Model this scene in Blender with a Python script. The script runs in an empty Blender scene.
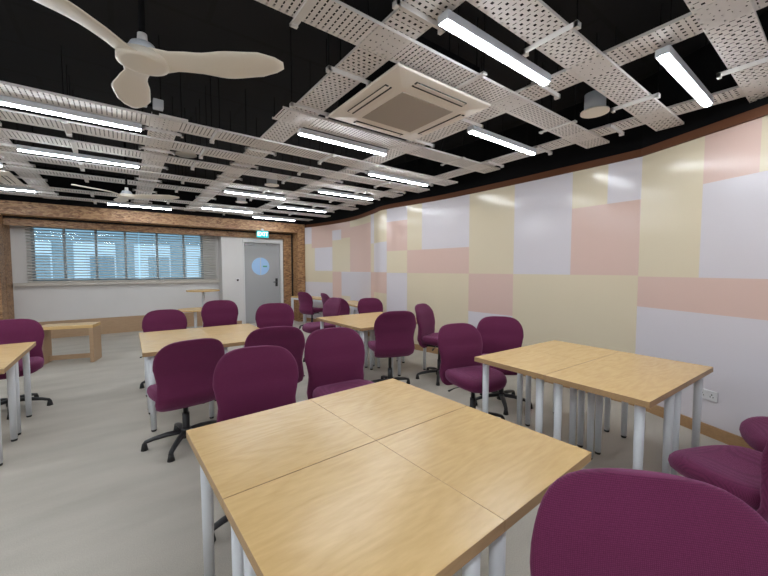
import bpy, bmesh, math, random
from math import pi, sin, cos, radians as R
from mathutils import Vector, Matrix
random.seed(7)
SC = bpy.context.scene
COL = SC.collection

# ------------------------------------------------------------------ helpers
def new_mat(name):
    m = bpy.data.materials.new(name); m.use_nodes = True
    return m, m.node_tree.nodes, m.node_tree.links, m.node_tree.nodes['Principled BSDF']

def simple(name, col, rough=.5, metal=0., spec=.5, noise=0., nscale=30., bump=0.):
    m, N, L, B = new_mat(name)
    B.inputs['Base Color'].default_value = (*col, 1)
    B.inputs['Roughness'].default_value = rough
    B.inputs['Metallic'].default_value = metal
    B.inputs['Specular IOR Level'].default_value = spec
    if noise or bump:
        tc = N.new('ShaderNodeTexCoord'); nz = N.new('ShaderNodeTexNoise')
        nz.inputs['Scale'].default_value = nscale; nz.inputs['Detail'].default_value = 3
        L.new(tc.outputs['Object'], nz.inputs['Vector'])
        if noise:
            mx = N.new('ShaderNodeMix'); mx.data_type = 'RGBA'
            mx.inputs[6].default_value = (*[c*(1-noise) for c in col], 1)
            mx.inputs[7].default_value = (*[min(1, c*(1+noise)) for c in col], 1)
            L.new(nz.outputs['Fac'], mx.inputs[0]); L.new(mx.outputs[2], B.inputs['Base Color'])
        if bump:
            bp = N.new('ShaderNodeBump'); bp.inputs['Strength'].default_value = bump
            bp.inputs['Distance'].default_value = .004
            L.new(nz.outputs['Fac'], bp.inputs['Height']); L.new(bp.outputs['Normal'], B.inputs['Normal'])
    return m

def emit(name, col, strength):
    m, N, L, B = new_mat(name)
    B.inputs['Base Color'].default_value = (.8, .8, .8, 1)
    B.inputs['Emission Color'].default_value = (*col, 1)
    B.inputs['Emission Strength'].default_value = strength
    return m

def math_node(N, L, op, a, b=None, c=None):
    n = N.new('ShaderNodeMath'); n.operation = op
    for i, v in enumerate((a, b, c)):
        if v is None: continue
        if isinstance(v, (int, float)): n.inputs[i].default_value = v
        else: L.new(v, n.inputs[i])
    return n.outputs[0]

def wood_mat(name, c1, c2, scale=1., rough=.35, axis=0, stretch=9.):
    m, N, L, B = new_mat(name)
    tc = N.new('ShaderNodeTexCoord'); oi = N.new('ShaderNodeObjectInfo')
    ad = N.new('ShaderNodeVectorMath'); ad.operation = 'ADD'
    sc = N.new('ShaderNodeVectorMath'); sc.operation = 'SCALE'; sc.inputs[3].default_value = 11.
    cb = N.new('ShaderNodeCombineXYZ')
    for i in range(3): L.new(oi.outputs['Random'], cb.inputs[i])
    L.new(cb.outputs[0], sc.inputs[0])
    L.new(tc.outputs['Object'], ad.inputs[0]); L.new(sc.outputs[0], ad.inputs[1])
    mp = N.new('ShaderNodeMapping'); s = [stretch*scale]*3; s[axis] = scale
    mp.inputs['Scale'].default_value = s
    L.new(ad.outputs[0], mp.inputs['Vector'])
    n1 = N.new('ShaderNodeTexNoise'); n1.inputs['Scale'].default_value = 1.3; n1.inputs['Detail'].default_value = 2
    L.new(mp.outputs[0], n1.inputs['Vector'])
    rings = math_node(N, L, 'MULTIPLY', n1.outputs['Fac'], 9.)
    fr = math_node(N, L, 'PINGPONG', rings, .5)
    n2 = N.new('ShaderNodeTexNoise'); n2.inputs['Scale'].default_value = 14.; n2.inputs['Detail'].default_value = 4
    L.new(mp.outputs[0], n2.inputs['Vector'])
    mixv = math_node(N, L, 'ADD', math_node(N, L, 'MULTIPLY', fr, .5), math_node(N, L, 'MULTIPLY', n2.outputs['Fac'], .75))
    rp = N.new('ShaderNodeValToRGB')
    rp.color_ramp.elements[0].position = .15; rp.color_ramp.elements[0].color = (*c2, 1)
    rp.color_ramp.elements[1].position = .75; rp.color_ramp.elements[1].color = (*c1, 1)
    L.new(mixv, rp.inputs[0]); L.new(rp.outputs[0], B.inputs['Base Color'])
    B.inputs['Roughness'].default_value = rough
    return m

def obj(name, bm, mat, parent=None, smooth=False, bevel=0., mats=None, segs=2):
    me = bpy.data.meshes.new(name)
    bmesh.ops.recalc_face_normals(bm, faces=bm.faces)
    bm.to_mesh(me); bm.free()
    for m in (mats or [mat]): me.materials.append(m)
    if smooth:
        for p in me.polygons: p.use_smooth = True
    o = bpy.data.objects.new(name, me); COL.objects.link(o)
    if parent: o.parent = parent
    if bevel:
        b = o.modifiers.new('bevel', 'BEVEL'); b.width = bevel; b.segments = segs; b.limit_method = 'ANGLE'
    return o

def box(bm, x0, x1, y0, y1, z0, z1, mi=0):
    v = [bm.verts.new((x, y, z)) for z in (z0, z1) for y in (y0, y1) for x in (x0, x1)]
    fs = []
    for q in ((0,2,3,1),(4,5,7,6),(0,1,5,4),(2,6,7,3),(0,4,6,2),(1,3,7,5)):
        f = bm.faces.new([v[i] for i in q]); f.material_index = mi; fs.append(f)
    return v

def bx(*a):
    bm = bmesh.new(); box(bm, *a); return bm

def cyl(bm, x, y, z0, z1, r0, r1=None, n=20):
    r1 = r0 if r1 is None else r1
    a = [bm.verts.new((x+r0*cos(2*pi*i/n), y+r0*sin(2*pi*i/n), z0)) for i in range(n)]
    b = [bm.verts.new((x+r1*cos(2*pi*i/n), y+r1*sin(2*pi*i/n), z1)) for i in range(n)]
    for i in range(n):
        f = bm.faces.new((a[i], a[(i+1) % n], b[(i+1) % n], b[i])); f.smooth = True
    bm.faces.new(a[::-1]); bm.faces.new(b)

def cy(*a, **k):
    bm = bmesh.new(); cyl(bm, *a, **k); return bm

def rings_mesh(bm, rings, cap=True):
    vs = [[bm.verts.new(p) for p in r] for r in rings]
    n = len(vs[0])
    for a, b in zip(vs, vs[1:]):
        for i in range(n):
            f = bm.faces.new((a[i], a[(i+1) % n], b[(i+1) % n], b[i])); f.smooth = True
    if cap:
        f = bm.faces.new(vs[0][::-1]); f.smooth = True
        f = bm.faces.new(vs[-1]); f.smooth = True

def tube(bm, pts, rad, n=10, flat=1.):
    pts = [Vector(p) for p in pts]; rings = []
    for i, p in enumerate(pts):
        d = (pts[min(i+1, len(pts)-1)] - pts[max(i-1, 0)]).normalized()
        up = Vector((0, 0, 1)) if abs(d.z) < .95 else Vector((1, 0, 0))
        s = d.cross(up).normalized(); u = s.cross(d)
        r = rad[i] if isinstance(rad, (list, tuple)) else rad
        rings.append([p + s*r*cos(2*pi*k/n) + u*r*flat*sin(2*pi*k/n) for k in range(n)])
    rings_mesh(bm, rings)

def sgn(v): return (v > 0) - (v < 0)
def sell(t, p):   # superellipse point
    c, s = cos(t), sin(t)
    return sgn(c)*abs(c)**(2/p), sgn(s)*abs(s)**(2/p)

def tag(o, label=None, cat=None, group=None, kind=None):
    if label: o['label'] = label
    if cat: o['category'] = cat
    if group: o['group'] = group
    if kind: o['kind'] = kind
    return o

def thing(name, label, cat, loc=(0, 0, 0), rz=0., group=None):
    o = bpy.data.objects.new(name, None); COL.objects.link(o)
    o.location = loc; o.rotation_euler = (0, 0, rz); o.empty_display_size = .1
    return tag(o, label, cat, group)

def struct(name, bm, mat, mats=None, smooth=False, bevel=0., parent=None):
    o = obj(name, bm, mat, parent, smooth, bevel, mats)
    if parent is None: o['kind'] = 'structure'
    return o

def dup(root, loc, rz, label, group=None):
    r = root.copy(); COL.objects.link(r); r.location = loc; r.rotation_euler = (0, 0, rz); r['label'] = label
    if group: r['group'] = group
    for ch in list(root.children):
        c = ch.copy(); COL.objects.link(c); c.parent = r
        for g in list(ch.children):
            d = g.copy(); COL.objects.link(d); d.parent = c
    return r

# ------------------------------------------------------------------ materials
M = {}
M['paint'] = simple('white_wall_paint', (.66, .64, .63), .6, noise=.03, nscale=3)
M['black'] = simple('black_ceiling_paint', (.004, .004, .005), .9, spec=.2)
M['trim'] = simple('brown_timber_trim', (.125, .048, .022), .6, spec=.15)
M['skirt'] = wood_mat('oak_skirting', (.42, .25, .12), (.33, .19, .09), 1., .45, 1)
M['plinth'] = wood_mat('wood_plinth', (.45, .30, .18), (.37, .24, .14), 1., .45, 0)
M['bd_white'] = simple('wallboard_lilac_white', (.69, .65, .69), .16, spec=.35)
M['bd_yellow'] = simple('wallboard_pale_yellow', (.72, .63, .47), .16, spec=.35)
M['bd_pink'] = simple('wallboard_pale_pink', (.70, .51, .45), .16, spec=.35)
M['tray'] = None
M['steel'] = simple('white_powder_coat', (.74, .72, .71), .5)
M['fan'] = simple('cream_fan_plastic', (.80, .74, .65), .4)
M['ac'] = simple('offwhite_ac_plastic', (.84, .78, .71), .45)
M['acgrille'] = simple('taupe_ac_grille', (.42, .37, .32), .6)
M['slot'] = simple('dark_air_slot', (.02, .02, .02), .7)
M['lampbody'] = simple('grey_lamp_housing', (.60, .63, .68), .4, .0)
M['lamp'] = emit('lit_lamp_diffuser', (.90, .96, 1.), 38.)
M['table'] = wood_mat('maple_veneer', (.72, .49, .222), (.61, .39, .160), 1., .27, 0, 5.)
M['edge'] = wood_mat('maple_edge_shaded', (.44, .28, .14), (.38, .23, .11), 1., .45, 0, 8.)  # same maple, with the shading of the edges put into a darker colour
M['leg'] = simple('white_leg_enamel', (.68, .70, .74), .35)
M['rubber'] = simple('black_rubber', (.012, .012, .013), .6)
M['plastic'] = simple('black_chair_plastic', (.014, .013, .016), .42)
M['door'] = simple('grey_door_paint', (.37, .37, .375), .5)
M['doorframe'] = simple('white_door_frame', (.66, .65, .65), .5)
M['metal'] = simple('brushed_metal', (.35, .35, .36), .35, .8)
M['slat'] = simple('grey_blind_slat', (.56, .55, .52), .5)
M['sill'] = simple('beige_sill', (.50, .46, .41), .5)
M['alu'] = simple('grey_window_frame', (.34, .40, .44), .5)
M['exit'] = emit('teal_exit_panel', (.0, .33, .36), .6)
M['exit'].node_tree.nodes['Principled BSDF'].inputs['Base Color'].default_value = (0, .2, .22, 1)
M['exit_text'] = emit('white_exit_lettering', (.8, 1, 1), .62)
M['black_gap'] = simple('black_shadow_gap', (.008, .007, .006), .9)
M['socket'] = simple('white_socket_plastic', (.72, .71, .72), .35)
M['sticker'] = simple('green_sticker', (.10, .35, .22), .6)
M['facade'] = simple('bluegrey_facade', (.36, .43, .46), .8)
M['facade_white'] = simple('white_facade_panel', (.85, .88, .9), .8)
M['facade_dark'] = simple('dark_facade_glass', (.24, .32, .36), .35)

def glass(name, col):
    m, N, L, B = new_mat(name)
    out = N['Material Output']; N.remove(B)
    t = N.new('ShaderNodeBsdfTransparent'); t.inputs[0].default_value = (*col, 1)
    g = N.new('ShaderNodeBsdfGlossy'); g.inputs['Roughness'].default_value = .03
    f = N.new('ShaderNodeFresnel'); f.inputs['IOR'].default_value = 1.25
    mx = N.new('ShaderNodeMixShader')
    L.new(f.outputs[0], mx.inputs[0]); L.new(t.outputs[0], mx.inputs[1]); L.new(g.outputs[0], mx.inputs[2])
    L.new(mx.outputs[0], out.inputs[0])
    return m
M['glass'] = glass('window_glass', (.78, .90, .96))
M['doorglass'] = simple('frosted_blue_glass', (.36, .56, .84), .3)

def fabric():
    m, N, L, B = new_mat('purple_wool_fabric')
    tc = N.new('ShaderNodeTexCoord')
    w1 = N.new('ShaderNodeTexWave'); w1.bands_direction = 'X'; w1.inputs['Scale'].default_value = 85; w1.inputs['Distortion'].default_value = 1.2
    w2 = N.new('ShaderNodeTexWave'); w2.bands_direction = 'Z'; w2.inputs['Scale'].default_value = 85; w2.inputs['Distortion'].default_value = 1.2
    nz = N.new('ShaderNodeTexNoise'); nz.inputs['Scale'].default_value = 260; nz.inputs['Detail'].default_value = 2
    for n in (w1, w2, nz): L.new(tc.outputs['Object'], n.inputs['Vector'])
    h = math_node(N, L, 'ADD', math_node(N, L, 'MULTIPLY', w1.outputs['Fac'], w2.outputs['Fac']), math_node(N, L, 'MULTIPLY', nz.outputs['Fac'], .8))
    rp = N.new('ShaderNodeValToRGB')
    rp.color_ramp.elements[0].position = .1; rp.color_ramp.elements[0].color = (.066, .0075, .031, 1)
    rp.color_ramp.elements[1].position = 1.2 if False else 1.; rp.color_ramp.elements[1].color = (.150, .021, .073, 1)
    L.new(h, rp.inputs[0]); L.new(rp.outputs[0], B.inputs['Base Color'])
    bp = N.new('ShaderNodeBump'); bp.inputs['Strength'].default_value = .25; bp.inputs['Distance'].default_value = .002
    L.new(h, bp.inputs['Height']); L.new(bp.outputs['Normal'], B.inputs['Normal'])
    B.inputs['Roughness'].default_value = .85; B.inputs['Specular IOR Level'].default_value = .2
    B.inputs['Sheen Weight'].default_value = .35; B.inputs['Sheen Tint'].default_value = (.75, .35, .6, 1)
    return m
M['fabric'] = fabric()

def osb():
    m, N, L, B = new_mat('oriented_strand_board')
    tc = N.new('ShaderNodeTexCoord')
    mp = N.new('ShaderNodeMapping'); mp.inputs['Scale'].default_value = (11, 11, 26)
    L.new(tc.outputs['Object'], mp.inputs['Vector'])
    vo = N.new('ShaderNodeTexVoronoi'); vo.inputs['Scale'].default_value = 1.6
    L.new(mp.outputs[0], vo.inputs['Vector'])
    nz = N.new('ShaderNodeTexNoise'); nz.inputs['Scale'].default_value = 3.; nz.inputs['Detail'].default_value = 5
    L.new(mp.outputs[0], nz.inputs['Vector'])
    bw = N.new('ShaderNodeSeparateColor'); L.new(vo.outputs['Color'], bw.inputs[0])
    v = math_node(N, L, 'ADD', math_node(N, L, 'MULTIPLY', bw.outputs[0], .5), math_node(N, L, 'MULTIPLY', nz.outputs['Fac'], .6))
    rp = N.new('ShaderNodeValToRGB')
    rp.color_ramp.elements[0].position = .22; rp.color_ramp.elements[0].color = (.12, .052, .02, 1)
    rp.color_ramp.elements[1].position = .80; rp.color_ramp.elements[1].color = (.43, .25, .12, 1)
    e = rp.color_ramp.elements.new(.45); e.color = (.27, .135, .06, 1)
    L.new(v, rp.inputs[0]); L.new(rp.outputs[0], B.inputs['Base Color'])
    B.inputs['Roughness'].default_value = .5
    return m
M['osb'] = osb()

def floor_mat():
    m, N, L, B = new_mat('greige_carpet_tile')
    tc = N.new('ShaderNodeTexCoord')
    nz = N.new('ShaderNodeTexNoise'); nz.inputs['Scale'].default_value = 1.1; nz.inputs['Detail'].default_value = 4
    mp = N.new('ShaderNodeMapping'); mp.inputs['Scale'].default_value = (1, 3.2, 1); mp.inputs['Rotation'].default_value = (0, 0, .35)
    L.new(tc.outputs['Object'], mp.inputs['Vector']); L.new(mp.outputs[0], nz.inputs['Vector'])
    n2 = N.new('ShaderNodeTexNoise'); n2.inputs['Scale'].default_value = 190; n2.inputs['Detail'].default_value = 2
    L.new(tc.outputs['Object'], n2.inputs['Vector'])
    v = math_node(N, L, 'ADD', math_node(N, L, 'MULTIPLY', nz.outputs['Fac'], .55), math_node(N, L, 'MULTIPLY', n2.outputs['Fac'], .5))
    rp = N.new('ShaderNodeValToRGB')
    rp.color_ramp.elements[0].position = .3; rp.color_ramp.elements[0].color = (.365, .332, .285, 1)
    rp.color_ramp.elements[1].position = .75; rp.color_ramp.elements[1].color = (.55, .51, .45, 1)
    L.new(v, rp.inputs[0]); L.new(rp.outputs[0], B.inputs['Base Color'])
    bp = N.new('ShaderNodeBump'); bp.inputs['Strength'].default_value = .3; bp.inputs['Distance'].default_value = .004
    L.new(n2.outputs['Fac'], bp.inputs['Height']); L.new(bp.outputs['Normal'], B.inputs['Normal'])
    B.inputs['Roughness'].default_value = .75; B.inputs['Specular IOR Level'].default_value = .25
    return m
M['floor'] = floor_mat()

def ceiling_mat():
    m, N, L, B = new_mat('black_ceiling_board')
    tc = N.new('ShaderNodeTexCoord')
    br = N.new('ShaderNodeTexBrick'); br.offset = .5
    br.inputs['Color1'].default_value = (.0040, .0040, .0060, 1); br.inputs['Color2'].default_value = (.0034, .0034, .0052, 1)
    br.inputs['Mortar'].default_value = (.0012, .0012, .0012, 1)
    br.inputs['Scale'].default_value = 1; br.inputs['Mortar Size'].default_value = .02
    br.inputs['Brick Width'].default_value = 1.2; br.inputs['Row Height'].default_value = .62
    L.new(tc.outputs['Object'], br.inputs['Vector']); L.new(br.outputs['Color'], B.inputs['Base Color'])
    B.inputs['Roughness'].default_value = .85
    return m
M['ceil'] = ceiling_mat()

def tray_mat(name, pu, pv, dash):
    """white sheet metal with punched holes: dots and slots in alternating rows (UV is metres along, across)"""
    m, N, L, B = new_mat(name)
    out = N['Material Output']
    B.inputs['Base Color'].default_value = (.76, .73, .72, 1); B.inputs['Roughness'].default_value = .5
    uv = N.new('ShaderNodeUVMap'); sp = N.new('ShaderNodeSeparateXYZ'); L.new(uv.outputs[0], sp.inputs[0])
    fu = math_node(N, L, 'FRACT', math_node(N, L, 'DIVIDE', sp.outputs[0], pu))
    fv = math_node(N, L, 'FRACT', math_node(N, L, 'DIVIDE', sp.outputs[1], pv))
    fv2 = math_node(N, L, 'FRACT', math_node(N, L, 'ADD', math_node(N, L, 'DIVIDE', sp.outputs[1], pv), .5))
    def near(f, c, w): return math_node(N, L, 'LESS_THAN', math_node(N, L, 'ABSOLUTE', math_node(N, L, 'SUBTRACT', f, c)), w)
    a = math_node(N, L, 'MULTIPLY', near(fu, .25, dash[0]), near(fv, .5, dash[1]))
    b = math_node(N, L, 'MULTIPLY', near(fu, .75, dash[2]), near(fv2, .5, dash[3]))
    h = math_node(N, L, 'MAXIMUM', a, b)
    t = N.new('ShaderNodeBsdfTransparent'); mx = N.new('ShaderNodeMixShader')
    L.new(h, mx.inputs[0]); L.new(B.outputs[0], mx.inputs[1]); L.new(t.outputs[0], mx.inputs[2])
    L.new(mx.outputs[0], out.inputs[0])
    return m
M['tray'] = tray_mat('perforated_tray_staggered', .062, .040, (.13, .19, .045, .29))
M['tray_rows'] = tray_mat('perforated_tray_rows', .066, .030, (.07, .34, .06, .34))

# ------------------------------------------------------------------ the room shell
CEIL = 3.35
YW, YD, YP0, YP1 = 9.98, 9.58, 9.12, 9.48         # window wall, door wall, portal front and back
def fl(): 
    bm = bmesh.new(); box(bm, -4.2, 5.2, -3.0, 10.4, -.12, 0); return bm
struct('floor', fl(), M['floor'])
bm = bmesh.new(); box(bm, -4.2, 5.2, -3.0, 10.4, CEIL, CEIL+.12); struct('ceiling', bm, M['ceil'])
bm = bmesh.new(); box(bm, -4.15, -4.0, -2.95, 10.2, 0, CEIL); struct('wall_left', bm, M['paint'])
bm = bmesh.new(); box(bm, -4.0, 3.0, -2.95, -2.8, 0, CEIL); struct('wall_front', bm, M['paint'])

# curved right wall, painted in rectangles
CP = [(2.5,-2.8),(4.295,1.357),(4.31,2.1),(4.315,3.0),(4.27,4.2),(4.09,5.38),(4.2,6.0),(4.36,6.8),(4.38,7.6),(4.27,8.4),(4.10,9.15)]
def catmull(p0, p1, p2, p3, t):
    p0, p1, p2, p3 = map(Vector, (p0, p1, p2, p3))
    return .5*((2*p1)+(p2-p0)*t+(2*p0-5*p1+4*p2-p3)*t*t+(-p0+3*p1-3*p2+p3)*t**3)
DP = [Vector(CP[0]).lerp(Vector(CP[1]), k/12) for k in range(13)]
sg = CP[1:]
for i in range(len(sg)-1):
    for k in range(1, 9):
        DP.append(catmull(sg[max(i-1, 0)], sg[i], sg[i+1], sg[min(i+2, len(sg)-1)], k/8))
DP.append(Vector((4.10, 9.9)))
SS = [0.]
for a, b in zip(DP, DP[1:]): SS.append(SS[-1] + (b-a).length)
def along(s, off=0.):
    s = max(0, min(SS[-1], s))
    for i in range(len(SS)-1):
        if s <= SS[i+1]+1e-9:
            d = DP[i+1]-DP[i]; t = (s-SS[i])/max(d.length, 1e-9); p = DP[i]+d*t
            break
    if off:
        n = Vector((-d.y, d.x)).normalized(); p = p + n*off
    return p
W, Yl, Pk = 0, 1, 2
PANELS = [  # (s0, s1, [(z_top, colour) ... from the floor up])
    (0., 1.6, [(1.05, W), (1.37, Pk), (9, Yl)]),
    (1.6, 2.6, [(1.05, Pk), (9, W)]),
    (2.6, 3.565, [(1.05, W), (1.36, Pk), (2.17, W), (9, Yl)]),
    (3.565, 3.951, [(1.05, W), (1.36, Pk), (2.17, W), (9, Pk)]),
    (3.951, 4.521, [(1.05, W), (1.36, Pk), (9, Yl)]),
    (4.521, 4.839, [(1.37, Yl), (2.15, Pk), (9, W)]),
    (4.839, 5.219, [(1.37, Yl), (2.15, Pk), (9, Yl)]),
    (5.219, 5.989, [(1.37, Yl), (9, W)]),
    (5.989, 6.75, [(.79, W), (1.37, Pk), (9, Yl)]),
    (6.75, 7.727, [(1.37, Yl), (1.78, Pk), (9, W)]),
    (7.727, 8.056, [(1.37, Yl), (1.78, Pk), (9, Yl)]),
    (8.056, 8.579, [(1.37, W), (1.78, Yl), (2.33, Pk), (9, W)]),
    (8.579, 9.159, [(.97, Yl), (1.38, Pk), (1.97, W), (9, Yl)]),
    (9.159, 9.33, [(1.38, Pk), (1.97, Yl), (9, W)]),
    (9.33, 10.442, [(.79, W), (1.38, W), (2.43, Pk), (9, Yl)]),
    (10.442, 10.845, [(.79, Yl), (1.38, W), (2.2, Yl), (9, Pk)]),
    (10.845, 11.228, [(.79, Pk), (1.38, Pk), (2.17, Yl), (2.42, W), (9, Pk)]),
    (11.228, 11.968, [(1.10, W), (1.40, Yl), (2.01, W), (9, Pk)]),
    (11.968, 12.096, [(1.10, W), (1.40, Yl), (2.01, Yl), (9, Pk)]),
    (12.096, 20., [(1.10, W), (2.13, Yl), (9, W)]),
]
TZ = 2.58
cuts = sorted(set([round(s, 4) for s in SS] + [round(min(p[1], SS[-1]), 4) for p in PANELS]))
bm = bmesh.new()
for s0, s1 in zip(cuts, cuts[1:]):
    if s1 - s0 < 1e-4: continue
    sm = .5*(s0+s1)
    pan = next(p for p in PANELS if p[0] <= sm < p[1])[2]
    a, b = along(s0), along(s1); z = 0.
    for zt, c in pan + [(CEIL+1, 3)]:
        zt2 = min(zt, TZ) if c != 3 else CEIL
        if zt2 <= z: continue
        f = bm.faces.new([bm.verts.new((p.x, p.y, q)) for p, q in ((a, z), (a, zt2), (b, zt2), (b, z))])
        f.material_index = c; z = zt2
    # outer skin so the wall has thickness
    a2, b2 = along(s0, -.12), along(s1, -.12)
    f = bm.faces.new([bm.verts.new((p.x, p.y, q)) for p, q in ((a2, 0), (b2, 0), (b2, CEIL), (a2, CEIL))]); f.material_index = 3
    f = bm.faces.new([bm.verts.new((*p, CEIL)) for p in (a, b, b2, a2)]); f.material_index = 3
bmesh.ops.remove_doubles(bm, verts=bm.verts, dist=1e-4)
struct('wall_right', bm, None, mats=[M['bd_white'], M['bd_yellow'], M['bd_pink'], M['black']])

def path_strip(z0, z1, d, s0=0., s1=99.):
    bm = bmesh.new(); prof = ((.0, z0), (.0, z1), (d, z1), (d, z0)); rows = []
    for s in [s for s in cuts if s0 <= s <= s1]:
        rows.append([bm.verts.new((*along(s, max(o, 0.001)), z)) for o, z in prof])
    for a, b in zip(rows, rows[1:]):
        for i in range(4): bm.faces.new((a[i], a[(i+1) % 4], b[(i+1) % 4], b[i]))
    bm.faces.new(rows[0]); bm.faces.new(rows[-1][::-1])
    return bm
SEND = 12.38
struct('trim_1', path_strip(TZ, TZ+.075, .022, 0, SEND), M['trim'])
struct('baseboard_right', path_strip(0, .10, .016, 0, SEND), M['skirt'])

# back wall: window wall set back on the left, door wall forward on the right
XR = 2.05                                        # the return between them
WX0, WX1, WZ0, WZ1 = -1.44, 1.70, 1.17, 2.34      # window opening
bm = bmesh.new()
box(bm, -4.0, WX0, YW, YW+.14, 0, CEIL); box(bm, WX1, XR, YW, YW+.14, 0, CEIL)
box(bm, WX0, WX1, YW, YW+.14, 0, WZ0); box(bm, WX0, WX1, YW, YW+.14, WZ1, CEIL)
DX0, DX1, DZ = 2.57, 3.56, 2.15
box(bm, XR, DX0, YD, YW+.14, 0, CEIL); box(bm, DX0, DX1, YD, YW+.14, DZ, CEIL); box(bm, DX1, 4.3, YD, YW+.14, 0, CEIL)
box(bm, DX0, DX1, YD+.2, YW+.14, 0, DZ)
struct('wall_back', bm, M['paint'])
struct('baseboard_back', bx(-4.0, XR-.002, YW-.03, YW-.001, 0, .36), M['plinth'])
struct('baseboard_door', bx(XR+.002, DX0-.07, YD-.014, YD-.001, 0, .10), M['plinth'])
# OSB portal: outer frame in front, darker inner frame behind a gap whose shade is a solid black strip
bm = bmesh.new()
PX0, PX1, PZ = -1.72, 3.885, 2.43
box(bm, PX0, PX1, YP0, YP1, PZ, 2.665); box(bm, PX0-.22, PX0, YP0, YP1, 0, 2.665); box(bm, PX1, 4.088, YP0, YP1, 0, 2.665)
struct('trim_2', bm, M['osb'])
bm = bmesh.new()
box(bm, PX0, PX1, YP1+.03, YD-.004, 2.265, 2.392); box(bm, DX1+.075, PX1-.035, YP1+.03, YD-.004, 0, 2.265)
box(bm, PX0-.2, PX0+.0, YP1+.03, YW-.004, 0, 2.44)
struct('trim_3', bm, M['osb'])
bm = bmesh.new(); box(bm, PX0-.0, PX1+.1, YP1+.001, YP1+.029, 2.392, 2.66); box(bm, PX1-.035, 4.08, YP1+.001, YP1+.029, 0, 2.392)
struct('gap_shade_strip', bm, M['black_gap'])
bm = bmesh.new(); box(bm, -4.0, PX0-.225, YP0+.05, YP0+.15, 0, CEIL); struct('wall_niche', bm, M['paint'])
bm = bmesh.new(); box(bm, -4.0, 4.3, YP0+.06, YP1, 2.67, CEIL); struct('wall_bulkhead', bm, M['black'])
bm = bmesh.new(); box(bm, PX0, XR-.002, YD+.0, YW-.08, 2.38, 2.42); struct('wall_soffit', bm, M['paint'])

# window
w = thing('window_1', None, None, (0, 0, 0)); w['kind'] = 'structure'
bm = bmesh.new()
for x0, x1 in ((WX0, WX0+.05), (WX1-.05, WX1)): box(bm, x0, x1, YW+.03, YW+.10, WZ0, WZ1)
for z0, z1 in ((WZ0, WZ0+.05), (WZ1-.05, WZ1)): box(bm, WX0+.05, WX1-.05, YW+.03, YW+.10, z0, z1)
for xm in (-0.936, -0.417, 0.101, 0.712, 1.27): box(bm, xm-.022, xm+.022, YW+.035, YW+.095, WZ0+.05, WZ1-.05)
obj('window_frame', bm, M['alu'], w)
obj('window_glass', bx(WX0+.05, WX1-.05, YW+.062, YW+.068, WZ0+.05, WZ1-.05), M['glass'], w)
struct('trim_5', bx(-1.70, XR-.004, YW-.09, YW-.001, 1.10, 1.165), M['sill'])

def blind(x0, x1, label):
    t = thing('venetian_blind', label, 'window blind', ((x0+x1)/2, YW-.045, 2.345), 0, 'venetian blinds over the back window')
    hw = (x1-x0)/2
    obj('headrail', bx(-hw, hw, -.03, .03, -.03, .025), M['sill'], t)
    bm = bmesh.new(); z = -.06; k = 0
    while z > -1.13:
        a = R(30)
        for sx in (1,):
            v = [bm.verts.new((x, yy*cos(a), z+yy*sin(a))) for x, yy in ((-hw, -.024), (hw, -.024), (hw, .024), (-hw, .024))]
            bm.faces.new(v)
        z -= .058
    s = obj('slats', bm, M['slat'], t)
    so = s.modifiers.new('thick', 'SOLIDIFY'); so.thickness = .003; so.offset = 0
    obj('bottom_rail', bx(-hw, hw, -.025, .025, -1.175, -1.15), M['sill'], t)
    for xx in (-hw+.25, 0, hw-.25):
        obj('ladder_cord', cy(xx, -.026, -1.15, -.02, .002, n=6), M['slat'], t)
blind(-1.50, .345, 'grey venetian blind over the left half of the back window')
blind(.365, 1.98, 'grey venetian blind over the right half of the window, nearer the door')

# door
d = thing('door_1', None, None, (0, 0, 0)); d['kind'] = 'structure'
bm = bmesh.new()
box(bm, DX0-.005, DX0+.03, YD-.012, YD+.1, 0, DZ); box(bm, DX1-.005, DX1+.07, YD-.02, YD+.1, 0, DZ+.07)
box(bm, DX0-.02, DX1-.005, YD-.02, YD+.1, DZ-.005, DZ+.07)
obj('door_frame', bm, M['doorframe'], d)
obj('door_leaf', bx(DX0+.035, DX1-.01, YD+.05, YD+.095, .008, DZ-.01), M['door'], d, bevel=.004)
bm = bmesh.new(); cyl(bm, 0, 0, -.006, .006, .235, n=48)
g = obj('round_window', bm, M['doorglass'], d); g.rotation_euler = (pi/2, 0, 0); g.location = (3.03, YD+.047, 1.52)
obj('window_bar', bx(3.02, 3.034, YD+.036, YD+.04, 1.29, 1.75), M['doorframe'], d)
obj('sticker', bx(3.09, 3.20, YD+.037, YD+.0395, 1.50, 1.535), M['sticker'], d)
bm = bmesh.new(); box(bm, 3.43, 3.49, YD+.035, YD+.05, .97, 1.19); tube(bm, [(3.462, YD+.04, 1.09), (3.462, YD+.0, 1.09), (3.36, YD-.002, 1.09)], .01, 8)
obj('door_handle', bm, M['plastic'], d)
bm = bmesh.new(); box(bm, 2.62, 2.86, YD-.0, YD+.05, 2.07, 2.12); box(bm, 3.2, 3.45, YD+.0, YD+.05, 2.085, 2.125)
obj('door_closer', bm, M['metal'], d)

t = thing('light_switch', 'small dark switch plate on the white wall beside the grey door', 'switch', (2.42, YD-.001, 1.16))
obj('plate', bx(-.045, .045, -.012, 0, -.045, .045), M['socket'], t, bevel=.003)
obj('rocker', bx(-.025, .025, -.018, -.012, -.025, .025), M['rubber'], t)

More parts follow.
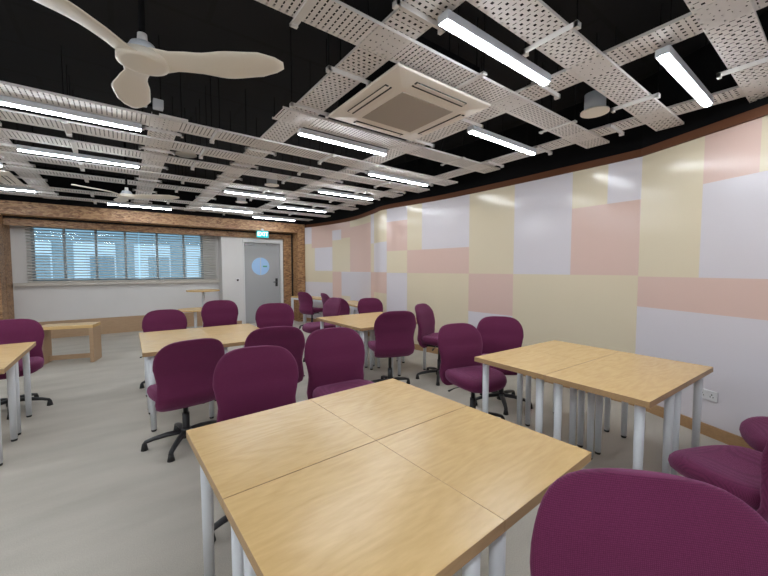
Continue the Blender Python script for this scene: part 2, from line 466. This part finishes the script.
t = thing('exit_sign', 'glowing teal EXIT sign under the wooden beam above the grey door', 'exit sign', (2.925, YP0-.03, 2.33))
obj('sign_panel', bx(-.145, .145, -.02, .02, -.085, .085), M['exit'], t, bevel=.004)
obj('bracket', bx(-.03, .03, -.008, .029, .085, .14), M['metal'], t)
cu = bpy.data.curves.new('exit_lettering', 'FONT'); cu.body = 'EXIT'; cu.size = .135; cu.align_x = 'CENTER'; cu.align_y = 'CENTER'; cu.extrude = .002; cu.offset = .002
e = bpy.data.objects.new('lettering', cu); COL.objects.link(e); e.parent = t; e.location = (0, -.0225, 0); e.rotation_euler = (pi/2, 0, 0); cu.materials.append(M['exit_text'])
me = bpy.data.meshes.new_from_object(e); me.name = 'lettering'; bpy.data.objects.remove(e); me.materials.clear(); me.materials.append(M['exit_text'])
e = bpy.data.objects.new('lettering', me); COL.objects.link(e); e.parent = t; e.location = (0, -.0225, 0); e.rotation_euler = (pi/2, 0, 0)

# socket on the right wall
sp_ = along(3.835); dd = (along(3.9)-along(3.77)).normalized(); rz = math.atan2(dd.y, dd.x)
t = thing('wall_socket', 'white double power socket low on the wall by the right table group', 'socket', (sp_.x, sp_.y, .355), rz)
obj('face_plate', bx(-.074, .074, .001, .012, -.043, .043), M['socket'], t, bevel=.003)
for cx in (-.036, .036):
    for q in ((cx-.004, cx+.004, .012, .013, .004, .016), (cx-.014, cx-.008, .012, .013, -.014, -.004), (cx+.008, cx+.014, .012, .013, -.014, -.004)):
        obj('pin_hole', bx(*q), M['slot'], t)
obj('rocker', bx(-.008, .008, .012, .016, .018, .034), M['socket'], t)

# building across the street, seen through the blinds
b = thing('building', 'pale blue-grey building across the street seen through the blinds', 'building', (0, 19, 0))
obj('facade_wall', bx(-16, 12, 0, 1, -6, 12), M['facade'], b)
for i in range(9):
    x = -9.5 + i*2.0
    f = obj('bay', bx(x, x+1.35, -.12, 0, -.6, 2.55), M['facade_white'], b)
    obj('bay_window', bx(x+.5, x+1.3, -.14, -.118, -.3, 2.0), M['facade_dark' if i % 3 == 1 else 'facade'], f)
obj('parapet', bx(-16, 12, -.3, 0, 3.3, 3.6), M['facade_white'], b)

# ------------------------------------------------------------------ tables
TT = .72; S6 = .5988
def make_table(label):
    t = thing('square_table', label, 'table')
    h = S6/2
    bm = bmesh.new(); box(bm, -h, h, -h, h, TT-.036, TT)
    for f in bm.faces: f.material_index = 0 if abs(f.calc_center_median().z-TT) < 1e-4 else 1
    o = obj('tabletop', bm, None, t, mats=[M['table'], M['edge']], bevel=.0015)
    for sx in (-1, 1):
        for sy in (-1, 1):
            l = obj('leg', cy(sx*(h-.065), sy*(h-.065), .018, TT-.036, .0215, .026), M['leg'], t)
            obj('foot', cy(sx*(h-.065), sy*(h-.065), 0, .018, .019, .021), M['rubber'], l)
    return t
TAB0 = None
def table(cx, cy_, rz, label, group):
    global TAB0
    if TAB0 is None:
        TAB0 = make_table(label); TAB0.location = (cx, cy_, 0); TAB0.rotation_euler = (0, 0, rz); TAB0['group'] = group
        return TAB0
    return dup(TAB0, (cx, cy_, 0), rz, label, group)
def cluster(ox, oy, rz, names, group, which=((0, 0), (1, 0), (0, 1), (1, 1))):
    c = Vector((ox+.6, oy+.6))
    for (i, j) in which:
        v = Vector((-.2997+.5994*i, -.301+.602*j)); v.rotate(Matrix.Rotation(rz, 2))
        table(c.x+v.x, c.y+v.y, rz, names[(i, j)], group)
cluster(.230, .567, .036, {(0, 0): 'foreground maple table at the bottom edge of the picture', (1, 0): 'foreground maple table whose corner is beside the big purple chair back',
        (0, 1): 'foreground maple table whose corner points left to the aisle', (1, 1): 'foreground maple table at the far corner towards the room'}, 'tables of the foreground group')
cluster(2.269, .615, -.032, {(0, 0): 'maple table of the right group, nearest the camera', (1, 0): 'maple table of the right group beside the wall socket',
        (0, 1): 'maple table of the right group with a chair pulled up at its left leg', (1, 1): 'maple table of the right group against the yellow wall panel'}, 'tables of the right group')
cluster(.132, 3.598, -.011, {(0, 0): 'maple table at the front left of the group before the window', (1, 0): 'maple table of the window group, mostly hidden behind two chair backs',
        (0, 1): 'maple table at the back left of the group before the window', (1, 1): 'maple table at the back of the window group, nearest the door'}, 'tables of the group before the window')
cluster(2.303, 3.571, .007, {(0, 0): 'maple table at the near corner of the middle group before the coloured wall', (1, 0): 'maple table of the middle group behind a purple chair back',
        (0, 1): 'maple table at the left corner of the middle group', (1, 1): 'maple table of the middle group nearest the wall desks'}, 'tables of the middle group')
cluster(-1.892, 3.625, .001, {(1, 0): 'maple table cut by the left picture edge, nearer the camera', (1, 1): 'maple table at the left picture edge in front of a purple chair'},
        'tables at the left picture edge', ((1, 0), (1, 1)))

# ------------------------------------------------------------------ chairs
def seat_bm():
    bm = bmesh.new(); rings = []; n = 40
    for k, z in ((.30, .388), (.62, .386), (.88, .398), (.97, .418), (1.0, .445), (.985, .470), (.93, .486), (.80, .493), (.55, .490), (.25, .486)):
        ring = []
        for i in range(n):
            x, y = sell(2*pi*i/n, 3.0)
            wf = .5 if y < 0 else .52
            px = x*.252*k*(1-.06*max(0, -y)); py = y*.245*k+.022
            ring.append((px, py, z - (.022*max(0, (py-.08)/.16)**2) + .012*abs(x*k)**3))
        rings.append(ring)
    rings_mesh(bm, rings); return bm
def interp(tab, v):
    for (a, fa), (b, fb) in zip(tab, tab[1:]):
        if v <= b:
            t = (v-a)/(b-a); t = t*t*(3-2*t); return fa+(fb-fa)*t
    return tab[-1][1]
def back_bm():
    bm = bmesh.new(); rings = []; n = 36
    yt = [(.35, -.150), (.40, -.192), (.46, -.215), (.54, -.205), (.62, -.203), (.75, -.232), (.91, -.285)]
    wt = [(.35, .215), (.38, .235), (.43, .243), (.50, .236), (.57, .229), (.64, .240), (.69, .253), (.72, .254)]
    tt = [(.35, .020), (.37, .032), (.45, .040), (.56, .042), (.70, .036), (.85, .028), (.91, .020)]
    zs = [.350, .354, .362, .375, .395, .42, .45, .48, .51, .54, .57, .60, .63, .66, .69, .715]
    L = [(z, interp(wt, z), 1.) for z in zs]
    for k in range(1, 11):                       # rounded crown
        a = (k/10)**.85*pi/2
        L.append((.715+.185*sin(a), .254*(abs(cos(a))**.50 if k < 10 else .0)+ (.075 if k == 10 else 0), 1.-.35*(k/10)**3))
    for z, wd, f in L:
        y0, th = interp(yt, z), interp(tt, z)*f
        if z < .37: wd *= (.90 if z < .352 else .955 if z < .356 else .985)
        ring = []
        for i in range(n):
            x, y = sell(2*pi*i/n, 2.6)
            ring.append((x*wd, y0+y*th+.024*(x*wd/.25)**2, z))
        rings.append(ring)
    rings_mesh(bm, rings); return bm
CH = {}
def make_chair(lift):
    t = thing('swivel_chair', 'x', 'chair')
    u = obj('seat', seat_bm(), M['fabric'], t)
    bk = obj('backrest', back_bm(), M['fabric'], t)
    pl = obj('seat_plate', bx(-.12, .12, -.13, .12, .358, .39), M['plastic'], t, bevel=.006)
    bm = bmesh.new(); tube(bm, [(.10, .0, .375), (.22, .02, .372), (.285, .03, .36)], [.006, .006, .012], 8, .6)
    lv = obj('height_lever', bm, M['plastic'], t)
    for o in (u, bk, pl, lv): o.location.z += lift
    bm = bmesh.new(); cyl(bm, 0, 0, .055, .25, .027); cyl(bm, 0, 0, .25, .365+lift, .019)
    obj('gas_lift', bm, M['plastic'], t)
    obj('base_hub', cy(0, 0, .05, .125, .045, .036), M['plastic'], t)
    for k in range(5):
        a = 2*pi*k/5+.35; c, s = cos(a), sin(a)
        bm = bmesh.new(); tube(bm, [(c*r, s*r, z) for r, z in ((.03, .098), (.13, .094), (.23, .078), (.285, .062), (.297, .045))], [.027, .025, .021, .018, .017], 10, .75)
        l = obj('base_leg', bm, M['plastic'], t)
        obj('glide', cy(c*.292, s*.292, 0, .05, .026, .017, n=14), M['rubber'], l)
    return t
G = {'w': 'purple chairs around the window group', 'f': 'purple chairs behind the foreground group', 'm': 'purple chairs around the middle group',
     'r': 'purple chairs around the right group', 'd': 'purple chairs at the wall desks'}
def chair(x, y, face, label, g, lift=0.):
    """face = direction the sitter looks, degrees from +X counter-clockwise"""
    rz = R(face-90); key = round(lift, 3)
    if key not in CH:
        t = CH[key] = make_chair(lift); t.location = (x, y, 0); t.rotation_euler = (0, 0, rz); t['label'] = label; t['group'] = G[g]; return t
    return dup(CH[key], (x, y, 0), rz, label, G[g])
CHAIRS = [
    (.395, 3.27, 96, 'purple chair seen from behind at the near side of the window group, black base showing', 'w', 0),
    (1.105, 3.18, 76, 'purple chair seen from behind, half covered by the brighter foreground chair back', 'w', .05),
    (.625, 2.02, 258, 'purple chair facing the camera behind the foreground table group, left one', 'f', .035),
    (1.30, 2.18, 266, 'purple chair facing the camera behind the foreground group, beside the middle tables', 'f', .07),
    (2.56, 3.31, 70, 'purple chair seen from behind at the near edge of the middle table group', 'm', .07),
    (3.33, 3.24, 291, 'purple chair seen side on before the wall, right of the middle group', 'm', .07),
    (2.57, 2.07, 256, 'purple chair with its whole seat in view at the left corner of the right group', 'r', 0),
    (3.22, 2.22, 222, 'purple chair behind the right table group, against the yellow wall', 'r', 0),
    (.44, 5.20, 268, 'leftmost purple chair along the far side of the window group', 'w', 0),
    (1.13, 5.47, 258, 'purple chair farther back in front of the round side tables', 'w', .07),
    (1.60, 4.52, 251, 'purple chair at the right end of the window group, before the grey door', 'w', .07),
    (-.93, 5.10, 275, 'purple chair behind the table at the left picture edge', 'w', 0),
    (3.66, 5.20, 255, 'purple chair at the far side of the middle group, only its crown showing', 'm', 0),
    (3.54, 5.95, 15, 'purple chair at the nearer wall desk, half hidden by a raised chair', 'd', 0),
    (3.73, 7.95, 16, 'purple chair at the far wall desk beside the chipboard column', 'd', 0),
    (3.93, 7.16, -5, 'purple chair of which a narrow back shows between the wall desks', 'd', 0),
    (.73, .085, 222, 'purple chair back filling the lower right corner, closest to the camera', 'r', .065),
    (2.36, .27, 67, 'purple chair whose seat pokes in at the right picture edge', 'r', 0),
    (3.10, .12, 112, 'purple chair whose seat edge shows high at the right picture edge near the skirting', 'r', 0),
    (2.54, 5.10, 182, 'raised purple chair turned left at the far left corner of the middle group', 'm', .07),
]
for c in CHAIRS: chair(*c)

# ------------------------------------------------------------------ wall desks, bench, round tables
def desk(p, q, dep, label):
    p, q = Vector(p), Vector(q); L = (q-p).length; a = math.atan2((q-p).y, (q-p).x)
    t = thing('wall_desk', label, 'desk', (p.x, p.y, 0), a, 'desks along the curved wall')
    # local x runs along the front edge from p to q, local +y away from the room side
    obj('desktop', bx(0, L, -dep, 0, .70, .735) if False else bx(0, L, 0, dep, .70, .735), M['table'], t, bevel=.003)
    for x in (.0, L-.05):
        bm = bmesh.new(); box(bm, x, x+.05, .0, .05, 0, .70); box(bm, x, x+.05, dep-.05, dep, 0, .70); box(bm, x, x+.05, .05, dep-.05, .65, .70)
        obj('leg_frame', bm, M['leg'], t)
    obj('apron', bx(.05, L-.05, .0, .02, .655, .70), M['leg'], t)
desk((3.56, 8.85), (3.84, 7.48), .42, 'white framed wooden desk against the curved wall, farthest, beside the chipboard column')
desk((3.82, 6.85), (3.60, 5.62), .42, 'white framed wooden desk against the curved wall, nearer to the middle tables')

t = thing('wooden_bench', 'low open wooden bench below the window at the left', 'bench', (-.66, 7.25, 0), R(-14))
obj('bench_top', bx(-.34, .34, -.17, .17, .535, .585), M['table'], t, bevel=.004)
for sx in (-1, 1):
    obj('side_panel', bx(sx*.315-.025, sx*.315+.025, -.17, .17, 0, .535), M['plinth'], t, bevel=.003)
obj('stretcher', bx(-.29, .29, .06, .10, .03, .10), M['plinth'], t)

def round_table(x, y, r, h, label):
    t = thing('round_side_table', label, 'table', (x, y, 0), 0, 'round side tables under the window')
    bm = bmesh.new(); cyl(bm, 0, 0, h-.03, h, r, n=40); obj('tabletop', bm, M['table'], t)
    obj('pole', cy(0, 0, .02, h-.03, .03), M['leg'], t)
    obj('base_plate', cy(0, 0, 0, .02, .22, n=32), M['leg'], t)
round_table(1.52, 9.05, .35, .96, 'tall round wooden side table on a white pole beside the white wall corner')
round_table(1.24, 8.35, .33, .60, 'low round wooden side table partly behind a purple chair back')

# ------------------------------------------------------------------ overhead trays
LP = [
    (1.805, 1.294, 'lit tube lamp in front of the air conditioner, brightest at the top of the picture'), (1.835, 3.10, 'lit tube lamp just behind the air conditioner'),
    (1.856, 6.07, 'lit tube lamp between the two round speakers in the middle distance'), (1.84, 7.93, 'lit tube lamp close to the chipboard beam left of the EXIT sign'),
    (3.075, .726, 'lit tube lamp at the upper right nearest the coloured wall and the camera'), (3.075, 2.13, 'lit tube lamp right of the air conditioner by its corner'),
    (3.145, 3.845, 'lit tube lamp by the wall, next behind the air conditioner corner lamp'), (3.09, 5.18, 'lit tube lamp by the wall in the middle of its row of six'),
    (3.058, 6.905, 'lit tube lamp by the wall, last but one before the chipboard beam'), (3.055, 8.58, 'lit tube lamp by the wall right above the EXIT sign'),
    (-.33, 3.865, 'lit tube lamp at the left picture edge nearest the fan'), (-.30, 5.25, 'lit tube lamp at the left, second behind the fan'),
    (.354, 8.52, 'lit tube lamp along the chipboard beam over the window middle'), (-1.57, 7.88, 'lit tube lamp at the left picture edge near the chipboard beam'),
    (-1.62, 6.18, 'lit tube lamp of which only the end shows at the left edge'),
]
LP += [(x, y, 'unseen tube lamp behind the camera, added to light the near part of the room') for x in (-2.9, -1.6, -.3, 1.0) for y in (-1.9, -.6)]  # extra lamps out of view, added to brighten the foreground
LP += [(x, y, 'unseen tube lamp over the left aisle, added to light the room') for x in (-2.9, -1.7) for y in (1.3, 2.6, 3.9)]  # more unseen lamps, put in at the left for their light
ZX, ZY = 2.72, 2.742
RAIL = .018
def uv_plane(bm, x0, x1, y0, y1, z, lay, axis):
    v = [bm.verts.new(p) for p in ((x0, y0, z), (x0, y1, z), (x1, y1, z), (x1, y0, z))]
    f = bm.faces.new(v); f.material_index = 0
    for lp in f.loops:
        c = lp.vert.co; lp[lay].uv = (c.x-x0, c.y-y0) if axis == 0 else (c.y-y0, c.x-x0)
def tray_pan(L, W_, axis, mat):
    """pan open at the top: punched bottom sheet and two side rails"""
    bm = bmesh.new(); lay = bm.loops.layers.uv.new('UVMap')
    if axis == 0:
        uv_plane(bm, -L/2, L/2, -W_/2, W_/2, .0, lay, 0); box(bm, -L/2, L/2, -W_/2, -W_/2+.004, .0005, RAIL, 1); box(bm, -L/2, L/2, W_/2-.004, W_/2, .0005, RAIL, 1)
    else:
        uv_plane(bm, -W_/2, W_/2, -L/2, L/2, .0, lay, 1); box(bm, -W_/2, -W_/2+.004, -L/2, L/2, .0005, RAIL, 1); box(bm, W_/2-.004, W_/2, -L/2, L/2, .0005, RAIL, 1)
    return bm
def tray(axis, a0, a1, b0, b1, z, label, group, mat, brackets, dz=.03):
    L, W_ = a1-a0, b1-b0; ca, cb = (a0+a1)/2, (b0+b1)/2
    loc = (ca, cb, z) if axis == 0 else (cb, ca, z)
    t = thing('cable_tray', label, 'cable tray', loc, 0, group)
    obj('tray_pan', tray_pan(L, W_, axis, mat), None, t, mats=[M[mat], M['steel']])
    for p in brackets:
        q = p-ca; h = W_/2+.055; bm = bmesh.new()
        if axis == 0:
            box(bm, q-.02, q+.02, -h, h, -.006, -.001); box(bm, q-.02, q-.016, -h, h, -dz, -.006)
            box(bm, q-.02, q+.02, -h, -h+.02, -dz, .0); box(bm, q-.02, q+.02, h-.02, h, -dz, .0)
        else:
            box(bm, -h, h, q-.02, q+.02, -.006, -.001); box(bm, -h, h, q-.02, q-.016, -dz, -.006)
            box(bm, -h, -h+.02, q-.02, q+.02, -dz, .0); box(bm, h-.02, h, q-.02, q+.02, -dz, .0)
        k = obj('cross_bracket', bm, M['steel'], t)
        for s in (-1, 1):
            obj('hanger_rod', cy(q, s*(h-.012), .0, CEIL-z, .003, n=6) if axis == 0 else cy(s*(h-.012), q, .0, CEIL-z, .003, n=6), M['black'], k)
    return t
XT = [  # x0, x1, y0, y1, where
    (1.3, 4.00, .36, .55, 'top right corner of the picture, nearest the camera', 'tray'),
    (.6, 4.05, .97, 1.175, 'between the two bright lamps at the upper right', 'tray'),
    (-.3, 4.03, 1.56, 1.78, 'directly in front of the square air conditioner', 'tray_rows'),
    (1.08, 3.96, 2.80, 3.05, 'just behind the square air conditioner', 'tray_rows'),
    (-3.4, 4.06, 3.60, 3.86, 'just behind the cream ceiling fan', 'tray_rows'),
    (-3.4, 4.06, 4.20, 4.47, 'second one behind the cream ceiling fan', 'tray_rows'),
    (-3.4, 3.98, 4.78, 5.05, 'above the far edge of the window tables', 'tray_rows'),
    (-3.4, 3.98, 5.68, 5.94, 'just in front of the small distant fan', 'tray_rows'),
    (-3.4, 4.10, 6.40, 6.66, 'just behind the small distant fan', 'tray_rows'),
    (-3.4, 4.12, 7.68, 7.93, 'behind the second air conditioner', 'tray_rows'),
    (-3.4, 4.05, 8.52, 8.76, 'farthest, along the chipboard beam', 'tray_rows'),
]
BRX = [-2.6, -.35, .62 + .15, 1.95, 3.2]
for x0, x1, y0, y1, wh, mt in XT:
    tray(0, x0, x1, y0, y1, ZX, 'white perforated tray crossing the room, ' + wh, 'cable trays across the room', mt,
         [b for b in BRX if x0+.15 < b < x1-.1 and not any(abs(l[0]-b) < .57 and abs(l[1]-(y0+y1)/2) < (y1-y0)/2+.10 for l in LP)], .014 if 1.5 < y0 < 3 else .03)
YT = [(-1.10, -.87, 3.61, 9.0, 'at the left picture edge above the window'), (.25, .475, 3.61, 9.0, 'ending under the fan in line with the door'),
      (1.165, 1.39, .4, 9.0, 'left of the square air conditioner'), (2.40, 2.625, .3, 9.0, 'right of the square air conditioner'), (3.62, 3.84, .2, 7.4, 'nearest the coloured wall')]
for x0, x1, y0, y1, wh in YT:
    tray(1, y0, y1, x0, x1, ZY, 'white perforated tray running along the room, ' + wh, 'cable trays along the room', 'tray',
         [b for b in (1.40, 2.1, 2.72, 3.97, 4.62, 5.35, 6.2, 7.1, 8.25) if y0+.1 < b < y1-.1])

# ------------------------------------------------------------------ lamps
def make_lamp(L=1.06):
    t = thing('batten_light', 'x', 'ceiling light')
    obj('housing', bx(-L/2, L/2, -.036, .036, .012, .057), M['lampbody'], t, bevel=.003)
    obj('diffuser', bx(-L/2+.005, L/2-.005, -.0155, .0155, 0.002, .0118), M['lamp'], t)
    for s in (-1, 1): obj('hanging_wire', cy(s*L*.38, 0, .056, CEIL-2.66, .002, n=6), M['black'], t)
    return t
LZ = 2.66
L0 = make_lamp()
for i, (x, y, lab) in enumerate(LP):
    o = L0 if i == 0 else dup(L0, (x, y, LZ), 0, lab, 'lit tube lamps under the ceiling')
    o.location = (x + (.02 if i == 0 else 0), y, LZ); o['label'] = lab; o['group'] = 'lit tube lamps under the ceiling'; o.scale.x = .93 if 0 <= i < 4 else .98

# ------------------------------------------------------------------ air conditioners
def aircon(cx, cy_, label):
    t = thing('air_conditioner', label, 'air conditioner', (cx, cy_, 2.68), 0, 'ceiling cassette air conditioners')
    bm = bmesh.new(); h = .458
    outer = [bm.verts.new((sx*h, sy*h, .0)) for sx, sy in ((-1, -1), (1, -1), (1, 1), (-1, 1))]
    up = [bm.verts.new((sx*h, sy*h, .020)) for sx, sy in ((-1, -1), (1, -1), (1, 1), (-1, 1))]
    low = [bm.verts.new((sx*.30, sy*.30, -.018)) for sx, sy in ((-1, -1), (1, -1), (1, 1), (-1, 1))]
    for i in range(4):
        j = (i+1) % 4
        bm.faces.new((outer[i], outer[j], up[j], up[i])); bm.faces.new((outer[i], outer[j], low[j], low[i]))
    bm.faces.new(up); bm.faces.new(low)
    obj('face_panel', bm, M['ac'], t, bevel=.006)
    obj('intake_grille', bx(-.255, .255, -.255, .255, -.022, -.0185), M['acgrille'], t)
    for k in range(4):
        bm = bmesh.new(); box(bm, -.25, .25, -.397, -.372, -.014, -.002); box(bm, -.25, .25, -.355, -.345, -.018, -.006)
        f = obj('air_slot', bm, M['slot'], t); f.rotation_euler = (0, 0, k*pi/2)
        g = obj('louvre_vane', bx(-.24, .24, -.394, -.358, -.0165, -.0125), M['ac'], t); g.rotation_euler = (0, 0, k*pi/2)
    obj('body', bx(-.395, .395, -.395, .395, .020, .30), M['black'], t)
    for sx in (-1, 1):
        obj('hanger_rod', cy(sx*.38, .38, .30, CEIL-2.68, .005, n=6), M['black'], t); obj('hanger_rod', cy(sx*.38, -.38, .30, CEIL-2.68, .005, n=6), M['black'], t)
aircon(1.86, 2.19, 'large square white air conditioner panel in the ceiling centre, grey grille')
aircon(-1.57, 7.05, 'small far white air conditioner panel at the left picture edge')

# ------------------------------------------------------------------ fans
def blade_bm(Lb):
    bm = bmesh.new(); rings = []
    for k in range(17):
        u = k/16; r = .06+u*(Lb-.06)
        w = interp([(0, .080), (.12, .062), (.3, .068), (.55, .092), (.8, .085), (.95, .055), (1., .022)], u)
        off = interp([(0, 0), (.4, .018), (1, -.03)], u); zz = interp([(0, .0), (.3, .012), (1, .012)], u); tw = -R(15)*(1-u*.5)
        ring = []
        for i in range(14):
            x, y = sell(2*pi*i/14, 2.2)
            ring.append((r, off+x*w*cos(tw)-y*.007*sin(tw), zz+x*w*sin(tw)+y*.008))
        rings.append(ring)
    rings_mesh(bm, rings); return bm
def fan(x, y, z, ang, label, Lb=.66):
    t = thing('ceiling_fan', label, 'ceiling fan', (x, y, z), 0, 'three bladed ceiling fans')
    bm = bmesh.new(); rings = []
    for r, zz in ((.02, -.026), (.085, -.025), (.108, -.020), (.108, -.010), (.108, .004), (.100, .016), (.08, .024), (.03, .028)):
        rings.append([(r*cos(2*pi*i/36), r*sin(2*pi*i/36), zz) for i in range(36)])
    rings_mesh(bm, rings); obj('hub', bm, M['fan'], t)
    for k in range(3):
        b_ = obj('blade', blade_bm(Lb), M['fan'], t); b_.rotation_euler = (0, 0, ang[k])
    obj('motor_housing', cy(0, 0, .022, .07, .075, .05, n=28), M['lampbody'], t)
    obj('coupling', cy(0, 0, .07, .12, .024, .02), M['steel'], t)
    obj('downrod', cy(0, 0, .12, CEIL-z, .014), M['black'], t)
fan(.118, 2.10, 2.44, (R(-28), R(94), R(215)), 'cream three bladed ceiling fan at the upper left')
fan(.10, 6.12, 2.45, (R(-22), R(98), R(218)), 'small distant cream ceiling fan above the window')

# ------------------------------------------------------------------ round ceiling speakers, emergency spots
def speaker(x, y, z, r, label, hc=.15):
    t = thing('ceiling_speaker', label, 'speaker', (x, y, z), 0, 'round ceiling speakers')
    bm = bmesh.new(); cyl(bm, 0, 0, 0, .012, r, n=36); obj('grille_disc', bm, M['fan'], t)
    obj('can', cy(0, 0, .012, hc, r*.74, n=28), M['lampbody'], t)
    obj('hanger_rod', cy(0, 0, hc, CEIL-z, .004, n=8), M['black'], t)
speaker(3.16, 1.34, 2.715, .105, 'white round ceiling speaker on a grey can at the upper right')
speaker(.67, 4.86, 2.80, .115, 'white round ceiling speaker beyond the fan blade, flat between two trays', .05)
speaker(1.90, 5.42, 2.72, .105, 'white round ceiling speaker in the middle distance, between trays')
speaker(1.90, 7.12, 2.72, .105, 'farthest white round ceiling speaker, before the EXIT sign')
t = thing('emergency_spotlight', 'pair of small grey square spot heads on a bar just behind the fan', 'spotlight', (.195, 3.44, 2.70))
obj('mounting_bar', bx(.10, .31, .05, .08, -.0, .018), M['steel'], t)
for x in (-.055, .055):
    h = obj('spot_head', bx(x, x+.072, -.02, .05, .035, .105), M['lampbody'], t, bevel=.006)
obj('hanger_rod', cy(.115, .065, .018, CEIL-2.70, .003, n=6), M['black'], t)
obj('head_bracket', bx(-.065, .14, .05, .065, .06, .075), M['black'], t)

# ------------------------------------------------------------------ camera, world, view
cam = bpy.data.cameras.new('camera'); co = bpy.data.objects.new('camera', cam); COL.objects.link(co)
cam.sensor_width = 36; cam.lens = 352.3/768*36; cam.clip_start = .02
co.location = (0, 0, 1.43); co.rotation_euler = (R(90-2.98), 0, R(-36.74))
SC.camera = co
w = bpy.data.worlds.new('daylight'); SC.world = w; w.use_nodes = True
bg = w.node_tree.nodes['Background']; bg.inputs[0].default_value = (.72, .88, 1., 1); bg.inputs[1].default_value = .75
vs = SC.view_settings
vs.view_transform = 'Standard'; vs.look = 'None'; vs.gamma = 1; vs.use_curve_mapping = False; vs.exposure = 1.1
SC.cycles.use_denoising = True
SC.cycles.max_bounces = 8; SC.cycles.diffuse_bounces = 5; SC.cycles.transparent_max_bounces = 16
SC.cycles.sample_clamp_indirect = 6
